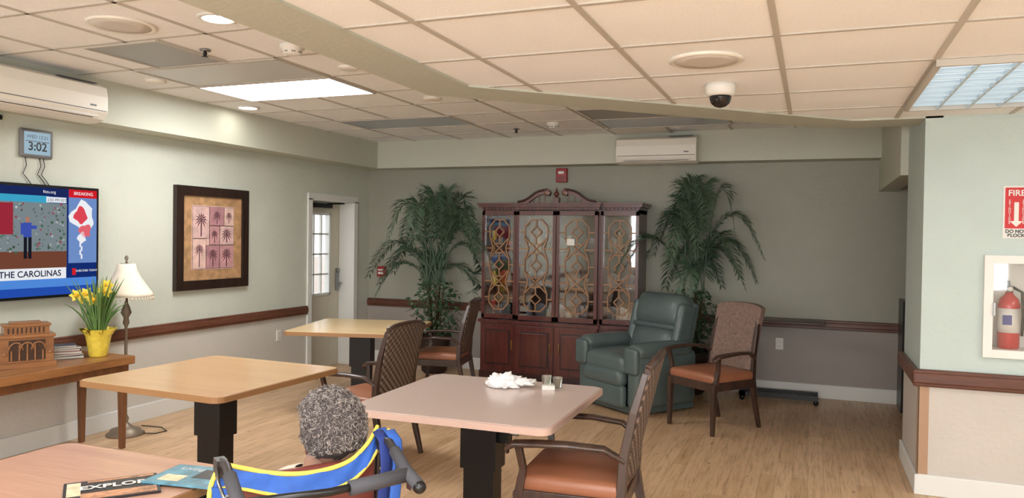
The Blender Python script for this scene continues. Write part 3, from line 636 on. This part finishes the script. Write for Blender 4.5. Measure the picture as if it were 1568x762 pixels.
for i,(w,d,h,c) in enumerate([(.22,.17,.02,(60,56,60)),(.2,.16,.014,(120,100,90)),(.21,.17,.02,(150,60,60)),(.18,.15,.014,(80,80,90)),(.18,.15,.014,(150,150,150)),(.14,.13,.012,(60,70,110))]):
    m_=mat('book_%d'%i,c,.5); o.box((0,0,z+h/2),(w,d,h),m_,(0,0,.15*math.sin(i*2))); o.box((.004,-.003,z+h/2),(w-.004,d-.002,h*.7),'white',(0,0,.15*math.sin(i*2))); z+=h
o.done((-5.02,3.99,.68),rad(60))
o=MB('potted_daffodils'); random.seed(4); foil=mat('yellow_foil',(232,208,80),.35,var=.12,vs=30); fy=mat('daffodil_yellow',(246,222,70),.5); fo=mat('daffodil_trumpet',(240,186,40),.5); fl=mat('daffodil_leaf',(100,134,72),.5,var=.25,vs=12)
o.lathe((0,0,0),[(.055,0),(.062,.01),(.075,.1),(.085,.15),(.115,.20),(.118,.205),(.08,.15),(.001,.14)],foil,36,lambda a,i:(.12*math.sin(a*7) if i in(4,5) else .03*math.sin(a*9)))
for i in range(60):
    a=random.uniform(0,6.28); r=random.uniform(0,.05); L=random.uniform(.26,.46); ln=random.uniform(.02,.2)
    b0=V((r*math.cos(a),r*math.sin(a),.13)); pts=[b0+V((math.cos(a)*ln*(j/5)**1.6,math.sin(a)*ln*(j/5)**1.6,L*(j/5)-(.05*(j/5)**4 if i%3==0 else 0))) for j in range(6)]
    o.tube(pts,[.005,.007,.008,.007,.005,.001],fl,5,True,(1.6,.4))
for (x,y,z) in ((.05,.03,.52),(.0,.05,.49),(-.05,-.06,.46),(.09,-.02,.48),(-.12,-.02,.42),(.02,-.06,.42),(-.1,-.1,.45)):
    o.tube([(x*.3,y*.3,.13),(x*.7,y*.7,z*.7),(x,y,z)],.004,fl,6); f=V((.7,-.7,.1)).normalized(); R=f.to_track_quat('Z','Y').to_matrix(); c=V((x,y,z))
    for j in range(6):
        a=j*math.pi/3; dv=R@V((math.cos(a),math.sin(a),.1)); pv=R@V((-math.sin(a),math.cos(a),0)); o.add([c,c+dv*.026+pv*.016,c+dv*.05,c+dv*.026-pv*.016],[(0,1,2,3)],fy)
    o.tube([c,c+f*.012,c+f*.03],[.008,.01,.016],fo,10)
o.done((-4.86,4.14,.68))
o=MB('floor_lamp'); lm=mat('antique_bronze',(136,122,106),.45,.4); ls=mat('cream_lampshade',(238,226,208),.8)
o.lathe((0,0,0),[(.14,0),(.14,.012),(.115,.03),(.11,.045),(.06,.06),(.03,.085),(.018,.1),(.026,.13),(.012,.16),(.011,.5),(.02,.53),(.012,.56),(.011,.85),(.025,.88),(.018,.92),(.04,.96),(.028,1.0),(.012,1.04),(.01,1.1)],lm,24)
o.lathe((0,0,0),[(.2,1.09),(.185,1.12),(.15,1.17),(.11,1.23),(.08,1.29),(.065,1.345),(.062,1.345),(.075,1.29),(.105,1.23),(.145,1.17),(.18,1.12),(.195,1.09)],ls,16)
o.cyl((0,0,1.1),(0,0,1.36),.005,lm); o.lathe((0,0,1.35),[(.012,0),(.006,.015),(.015,.035),(.012,.05),(.003,.06)],lm,12); o.cyl((-.064,0,1.343),(.064,0,1.343),.003,lm); o.ball((0,0,1.18),.03,'white')
for j in range(48): a=j*math.pi/24; o.cyl((.197*math.cos(a),.197*math.sin(a),1.09),(.197*math.cos(a),.197*math.sin(a),1.062),.004,ls,seg=5)
o.tube([(.1,.05,.01),(.2,.1,.006),(.22,.2,.006),(.1,.27,.006),(-.1,.25,.006)],.004,'blk',6)
o.done((-5.01,4.52,0))
o=MB('crumpled_white_cloth'); wc=mat('white_cloth',(238,238,238),.9)
def crum(d,p):
    n=noise.noise(d*1.9+V((3,1,7)))*.6+(abs(noise.noise(d*4.2))-.2)*.7
    p=p*(1+.7*n); p.z=max(p.z,-.024); return p
o.ball((-.03,0,.026),(.09,.06,.05),wc,56,36,crum); o.ball((.06,.02,.026),(.085,.05,.022),wc,48,28,crum); o.done((-1.58,4.03,.752),rad(20))
o=MB('clear_plastic_cups'); pm_=glassmat('clear_plastic',.4,(.9,.95,.92,1)); o.lathe((0,0,0),[(.022,0),(.03,.07),(.031,.07),(.029,.068),(.021,.004)],pm_,20); o.lathe((.055,.03,0),[(.022,0),(.03,.06),(.031,.06),(.029,.058),(.021,.004)],pm_,20); o.box((.02,-.03,.012),(.07,.04,.024),'white',(0,0,.4)); o.done((-1.38,4.10,.751))
def TT(x,y,z,a): return Matrix.Translation((x,y,z))@Matrix.Rotation(a,4,'Z')
o=MB('magazines'); mk=mat('magazine_black',(30,26,30),.3); mt=mat('magazine_teal',(90,140,160),.3,var=.4,vs=18); mr=mat('magazine_orange',(176,126,94),.3,var=.6,vs=40); my=mat('magazine_cream',(220,204,170),.3,var=.3,vs=30)
o.M=TT(0,0,.0,rad(50)); o.box((0,0,.004),(.28,.21,.008),mk); o.box((.02,-.065,.0085),(.22,.06,.001),mr); o.box((-.11,.02,.0085),(.04,.14,.001),my); o.box((.03,.09,.0085),(.2,.015,.001),mr); o.text('EXPLORE',.056,TT(.02,.02,.0098,0),'white',.0015)
o.M=TT(.17,.19,0,rad(8)); o.box((0,0,.011),(.27,.2,.006),mt); o.box((.05,.02,.0143),(.1,.09,.001),mk); o.box((-.06,-.04,.0143),(.08,.06,.001),my); o.text('Living',.04,TT(-.05,.06,.015,0),'white')
o.M=Matrix(); o.done((-2.13,1.87,.75))
# ------------------------------------------------------------------ wheelchair + person
WL=(-1.455,1.98,0); WR=rad(-125.5)
o=MB('wheelchair'); fr=mat('wheelchair_frame',(70,66,66),.35,.6); vin=mat('burgundy_vinyl',(112,54,46),.45,var=.1,vs=5)
for sx in (-1,1):
    o.tube([(sx*.25,.28,.86),(sx*.25,.2,.885),(sx*.25,.08,.94),(sx*.25,.02,.935),(sx*.25,0,.89),(sx*.25,-.03,.5),(sx*.25,-.05,.25)],.013,fr,12)
    o.tube([(sx*.25,.295,.858),(sx*.25,.2,.885),(sx*.25,.12,.922)],[.02,.019,.019],'greyd',14)
    o.ball((sx*.25,.298,.857),.02,'blk',12,8)
    o.tube([(sx*.25,-.03,.42),(sx*.25,-.5,.43),(sx*.25,-.56,.38),(sx*.22,-.62,.1)],.013,fr,10)
    o.tube([(sx*.25,-.02,.70),(sx*.25,-.4,.70),(sx*.25,-.42,.66),(sx*.25,-.42,.43)],.011,fr,10); o.rbox((sx*.25,-.22,.700),(.055,.3,.028),.012,'blk')
    cx=sx*.305
    for rr,th_,mm in ((.30,.014,'blk'),(.265,.006,'chrome')):
        pts=[(cx+(0 if mm=='blk' else sx*.02),-.08+rr*math.cos(a_),.314+rr*math.sin(a_)) for a_ in [2*math.pi*i/40 for i in range(41)]]; o.tube(pts,th_,mm,8)
    for j in range(10): a_=j*math.pi/5; o.cyl((cx,-.08,.314),(cx,-.08+.29*math.cos(a_),.314+.29*math.sin(a_)),.004,'chrome',seg=6)
    o.cyl((cx-.03,-.08,.314),(cx+.03,-.08,.314),.025,fr)
    o.tube([(sx*.22,-.55+.07*math.cos(a_),.082+.07*math.sin(a_)) for a_ in [2*math.pi*i/20 for i in range(21)]],.012,'blk',8); o.cyl((sx*.22,-.55,.082),(sx*.24,-.5,.42),.01,fr)
    o.box((sx*.11,-.68,.1),(.16,.16,.012),'blk',(rad(15),0,0))
    o.box((sx*.252,.02,.92),(.03,.05,.05),fr); o.box((sx*.255,.17,.87),(.03,.04,.02),'chrome'); o.tube([(sx*.262,.02,.935),(sx*.275,.1,.9),(sx*.27,.2,.85)],.005,'chrome',8)
    o.box((sx*.25,.255,.85),(.03,.03,.02),'chrome')
o.rbox((0,-.25,.42),(.46,.46,.05),.02,vin); o.rbox((0,.005,.69),(.46,.035,.38),.015,vin,puff=(0,.02,0))
o.tube([(-.25,.22,.875),(0,.23,.865),(.25,.22,.875)],.012,'blk',10); o.tube([(-.25,.222,.875),(-.14,.228,.87),(-.06,.23,.866)],.022,'greyd',14)
o.cyl((-.25,-.2,.4),(.25,-.2,.4),.01,fr); o.cyl((-.25,-.05,.314),(.25,-.05,.314),.01,fr); o.done(WL,WR)
o=MB('patient_lift_sling'); blu=mat('sling_blue',(44,92,180),.7,var=.1,vs=40); yel=mat('sling_yellow',(232,208,90),.7); stp=mat('strap_navy',(30,50,120),.8)
path0=[(.29,.05,.80),(.28,.02,.865),(.245,.0,.915),(.19,.01,.905),(.12,.03,.885),(.03,.045,.872),(-.06,.045,.872),(-.14,.03,.885),(-.2,.01,.92),(-.235,-.01,.95),(-.255,-.03,.965)]
path=[]
for i in range(len(path0)-1):
    p0,p1,p2,p3=[V(path0[max(0,min(len(path0)-1,i+q))]) for q in (-1,0,1,2)]
    for j in range(4):
        t=j/4; path.append(tuple(.5*((2*p1)+(p2-p0)*t+(2*p0-5*p1+4*p2-p3)*t*t+(3*p1-p0-3*p2+p3)*t**3)))
path.append(path0[-1])
def strip(path,w,off,m,th=.006):
    rows_=5; vs=[];fs=[]; n=len(path)
    for s_ in (0,1):
        for i_,(x,y,z) in enumerate(path):
            for r_ in range(rows_):
                zz=-w*r_/(rows_-1); wr_=.004*math.sin(i_*.9+r_*1.3)
                vs.append((x,y+off+(th if s_ else 0)+(-zz)*.35+wr_,z+zz))
    for s_ in (0,1):
        for i in range(n-1):
            for r_ in range(rows_-1):
                a_=s_*n*rows_+i*rows_+r_; q=(a_,a_+rows_,a_+rows_+1,a_+1); fs.append(q if s_==0 else q[::-1])
    o.add(vs,fs,m,True)
strip(path,.055,0,blu); o.tube([V(p)+V((0,.003,.002)) for p in path],.007,yel,8); o.tube([V(p)+V((0,.005+.019,-.055)) for p in path],.005,yel,8)
o.add([(.28,.03,.87),(.2,.03,.85),(.17,.06,.68),(.26,.06,.68),(.28,.036,.87),(.2,.036,.85),(.17,.066,.68),(.26,.066,.68)],[(0,1,2,3),(7,6,5,4),(0,4,5,1),(1,5,6,2),(2,6,7,3),(3,7,4,0)],blu)
for dx,dy,mm in ((0,0,blu),(.02,.02,stp),(-.015,.035,blu)):
    pts=[(-.255+dx,.0+dy,.965),(-.262+dx,.04+dy,.94),(-.26+dx,.06+dy,.87),(-.25+dx,.06+dy,.77),(-.25+dx,.05+dy,.67)]; o.tube(pts,.016,mm,8,True,(1.2,.25))
pts=[(-.28,.0,.96),(-.285,.03,.92),(-.27,.05,.86),(-.245,.03,.84)]; o.tube(pts,.008,yel,8); o.tube([(.28,.05,.82),(.285,.07,.78),(.27,.08,.70)],.016,blu,8,True,(1.2,.25)); o.tube([(.255,.06,.84),(.25,.08,.78),(.24,.08,.70)],.008,yel,8)
o.done(WL,WR)
root=bpy.data.objects.new('seated_elderly_person',None); sc.collection.objects.link(root); root.location=WL; root.rotation_euler=(0,0,WR)
skin=mat('brown_skin',(158,118,100),.5,var=.06,vs=20)
k=N('person_clothes'); sp=k.n('ShaderNodeSeparateXYZ'); k.l(k.tc.outputs['Object'],sp.inputs[0]); m1=k.n('ShaderNodeMath',operation='LESS_THAN'); k.l(sp.outputs[1],m1.inputs[0]); m1.inputs[1].default_value=-.27
m2=k.n('ShaderNodeMath',operation='LESS_THAN'); k.l(sp.outputs[2],m2.inputs[0]); m2.inputs[1].default_value=.585
m3=k.n('ShaderNodeMath',operation='MULTIPLY'); k.l(m1.outputs[0],m3.inputs[0]); k.l(m2.outputs[0],m3.inputs[1]); k.col(k.mix(m3.outputs[0],C(218,208,194),C(50,54,74))); k.b.inputs['Roughness'].default_value=.9; k.bump(k.noise(k.map((1,1,1)),14,3),.4,.02); cloth=k.m
def skinmesh(name,verts,edges,radii,m,sub=2):
    me=bpy.data.meshes.new(name); me.from_pydata(verts,edges,[]); ob=bpy.data.objects.new(name,me); sc.collection.objects.link(ob)
    sk=ob.modifiers.new('skin','SKIN'); sk.use_smooth_shade=True
    for i,r in enumerate(radii): me.skin_vertices[0].data[i].radius=(r if isinstance(r,tuple) else (r,r))
    me.skin_vertices[0].data[0].use_root=True
    ss=ob.modifiers.new('sub','SUBSURF'); ss.levels=sub; ss.render_levels=sub
    me.materials.append(m); ob.parent=root; return ob
bv=[(0,-.18,.54),(-.02,-.155,.66),(-.05,-.145,.765),(-.07,-.135,.815),
 (-.2,-.15,.76),(-.27,-.18,.66),(-.25,-.26,.58),(-.14,-.42,.62),
 (.12,-.15,.75),(.21,-.19,.66),(.20,-.28,.58),(.09,-.44,.62),
 (-.11,-.26,.54),(-.13,-.58,.54),(-.12,-.62,.32),(-.12,-.63,.19),(.11,-.26,.54),(.13,-.58,.54),(.12,-.62,.32),(.12,-.63,.19)]
be=[(0,1),(1,2),(2,3),(2,4),(4,5),(5,6),(6,7),(2,8),(8,9),(9,10),(10,11),(0,12),(12,13),(13,14),(14,15),(0,16),(16,17),(17,18),(18,19)]
brd=[(.14,.10),(.145,.11),(.11,.08),(.058,.058),.06,.05,.045,.032,.06,.05,.045,.032,.08,.065,.055,.045,.08,.065,.055,.045]
skinmesh('body',bv,be,brd,cloth)
skinmesh('neck',[(-.065,-.13,.78),(-.085,-.125,.83),(-.10,-.11,.89)],[(0,1),(1,2)],[.055,.05,.05],skin)
for sx,wr_ in ((-1,V((-.14,-.42,.62))),(1,V((.09,-.44,.62)))):
    s2=-1 if sx>0 else 1
    vs=[wr_+V((0,.03,0)),wr_+V((0,-.02,.0)),wr_+V((0,-.07,-.01))]; ed=[(0,1),(1,2)]; rd=[.026,.028,(.034,.018)]
    for j,(fx,L) in enumerate(((-.027,.06),(-.009,.07),(.009,.066),(.027,.05))):
        b0=len(vs); vs+=[wr_+V((fx,-.10,-.012)),wr_+V((fx*1.1,-.10-L*.5,-.02)),wr_+V((fx*1.1,-.10-L,-.045))]; ed+=[(2,b0),(b0,b0+1),(b0+1,b0+2)]; rd+=[.0095,.009,.008]
    b0=len(vs); vs+=[wr_+V((s2*.035,-.055,-.005)),wr_+V((s2*.052,-.09,-.015))]; ed+=[(1,b0),(b0,b0+1)]; rd+=[.011,.009]
    skinmesh('hand',vs,ed,rd,skin)
sh_=mat('shoe_black',(30,28,30),.5)
for sx in (-1,1):
    o=MB('shoe'); o.rbox((sx*.12,-.67,.145),(.09,.25,.07),.034,sh_); o.rbox((sx*.12,-.60,.17),(.08,.1,.1),.038,sh_); o.done(parent=root)
o=MB('collar_tag'); o.box((-.02,-.072,.835),(.04,.003,.02),'white',(rad(-40),0,0)); o.done(parent=root)
HC=V((-.115,-.11,.955)); HM=Matrix.Translation(HC)@Euler((rad(12),rad(-6),rad(34))).to_matrix().to_4x4()
o=MB('head'); o.M=HM
def hd(d,p):
    if d.z<0: k_=1+.12*d.z; p.x*=k_; p.y*=(1+.18*d.z if d.y<0 else 1+.35*d.z)
    g_=lambda cx,cz,s_:math.exp(-((d.x-cx)**2+(d.z-cz)**2)/s_) if d.y<0 else 0
    p.y-=.022*g_(0,-.16,.012)+.012*g_(0,-.02,.01)+.008*g_(0,-.5,.02)+.008*g_(0,-.8,.04); p.y+=.010*g_(-.38,.06,.02)+.010*g_(.38,.06,.02); p.y-=.005*(g_(-.3,.25,.03)+g_(.3,.25,.03))
    return p
o.ball((0,0,0),(.076,.097,.117),skin,64,48,hd)
for sx in (-1,1):
    o.ball((sx*.029,-.0765,.008),(.012,.010,.007),'white'); o.ball((sx*.029,-.0835,.008),(.004,.004,.004),'blk'); o.ball((sx*.077,.005,-.012),(.012,.02,.032),skin); o.tube([(sx*.083,.018,.01),(sx*.089,.014,.018),(sx*.089,-.004,.016),(sx*.085,-.012,-.005),(sx*.083,-.006,-.035)],.005,skin,8)
lip=mat('lips',(128,78,70),.5); o.tube([(-.022,-.080,-.058),(0,-.094,-.056),(.022,-.080,-.058)],[.003,.005,.003],lip,8); o.tube([(-.02,-.080,-.065),(0,-.093,-.066),(.02,-.080,-.065)],[.003,.006,.003],lip,8)
o.done(parent=root)
o=MB('curly_hair'); o.M=HM; hm=[mat('hair_grey_%d'%i,c,.8) for i,c in enumerate([(104,96,94),(138,130,126),(78,70,70),(168,160,154)])]
def hairf(d):
    f=1.0
    face=max(0,-d.y*1.15-max(0,d.z-.35)*1.3)
    f-= .5*max(0,min(1,(face-.35)*4))
    low=max(0,min(1,(-d.z-.55)*3)); f-=.5*low
    return f
HR=(.105,.117,.127)
def hr(d,p):
    h=hairf(d); n=noise.noise(d*6)*.08+noise.noise(d*14)*.05
    return V((d.x*HR[0]*.96,d.y*HR[1]*.96,d.z*HR[2]*.97))*((.76+.27*h)*(1+n*h)) + V((0,.012,.008))
o.ball((0,0,0),1,hm[2],64,48,hr)
random.seed(11)
for i in range(5200):
    z=random.uniform(-.66,1); a=random.uniform(0,6.283); q=math.sqrt(1-z*z); d=V((q*math.cos(a),q*math.sin(a),z))
    if hairf(d)<.9: continue
    p=V((d.x*HR[0],d.y*HR[1],d.z*HR[2]))*(1+noise.noise(d*6)*.08+random.uniform(-.015,.035))+V((0,.012,.008)); t1=d.orthogonal().normalized(); t2=d.cross(t1); ph=random.uniform(0,6.28); r=random.uniform(.003,.007)
    u1=t1*math.cos(ph)+t2*math.sin(ph); u2_=d*.8+(t2*math.cos(ph)-t1*math.sin(ph))*.5
    pts=[p+(u1*math.cos(b_)+u2_*math.sin(b_))*r+u1.cross(u2_)*.0015*b_ for b_ in (0,1,2,3,4.2)]
    o.tube(pts,[.0007,.0009,.0009,.0008,.0004],random.choice(hm),3,False)
o.done(parent=root)
# ------------------------------------------------------------------ world, camera
w=bpy.data.worlds.new('world'); sc.world=w; w.use_nodes=True; w.node_tree.nodes['Background'].inputs[0].default_value=(.88,.94,1,1); w.node_tree.nodes['Background'].inputs[1].default_value=2.2
F=1178.0; H=1.6
yaw=rad(21.33); pitch=rad(-0.914); roll=rad(0.84)
fw=V((-math.sin(yaw)*math.cos(pitch), math.cos(yaw)*math.cos(pitch), math.sin(pitch)))
rt=V((math.cos(yaw),math.sin(yaw),0)); up=rt.cross(fw)
r2=rt*math.cos(roll)+up*math.sin(roll); u2=up*math.cos(roll)-rt*math.sin(roll)
cd=bpy.data.cameras.new('camera'); cam=bpy.data.objects.new('camera',cd); sc.collection.objects.link(cam); sc.camera=cam
cd.sensor_width=36; cd.lens=F/1568*36; cd.clip_start=.05
cam.matrix_world=Matrix(((r2.x,u2.x,-fw.x,0),(r2.y,u2.y,-fw.y,0),(r2.z,u2.z,-fw.z,H),(0,0,0,1)))
sc.view_settings.view_transform='Standard'; sc.view_settings.look='None'; sc.view_settings.exposure=0
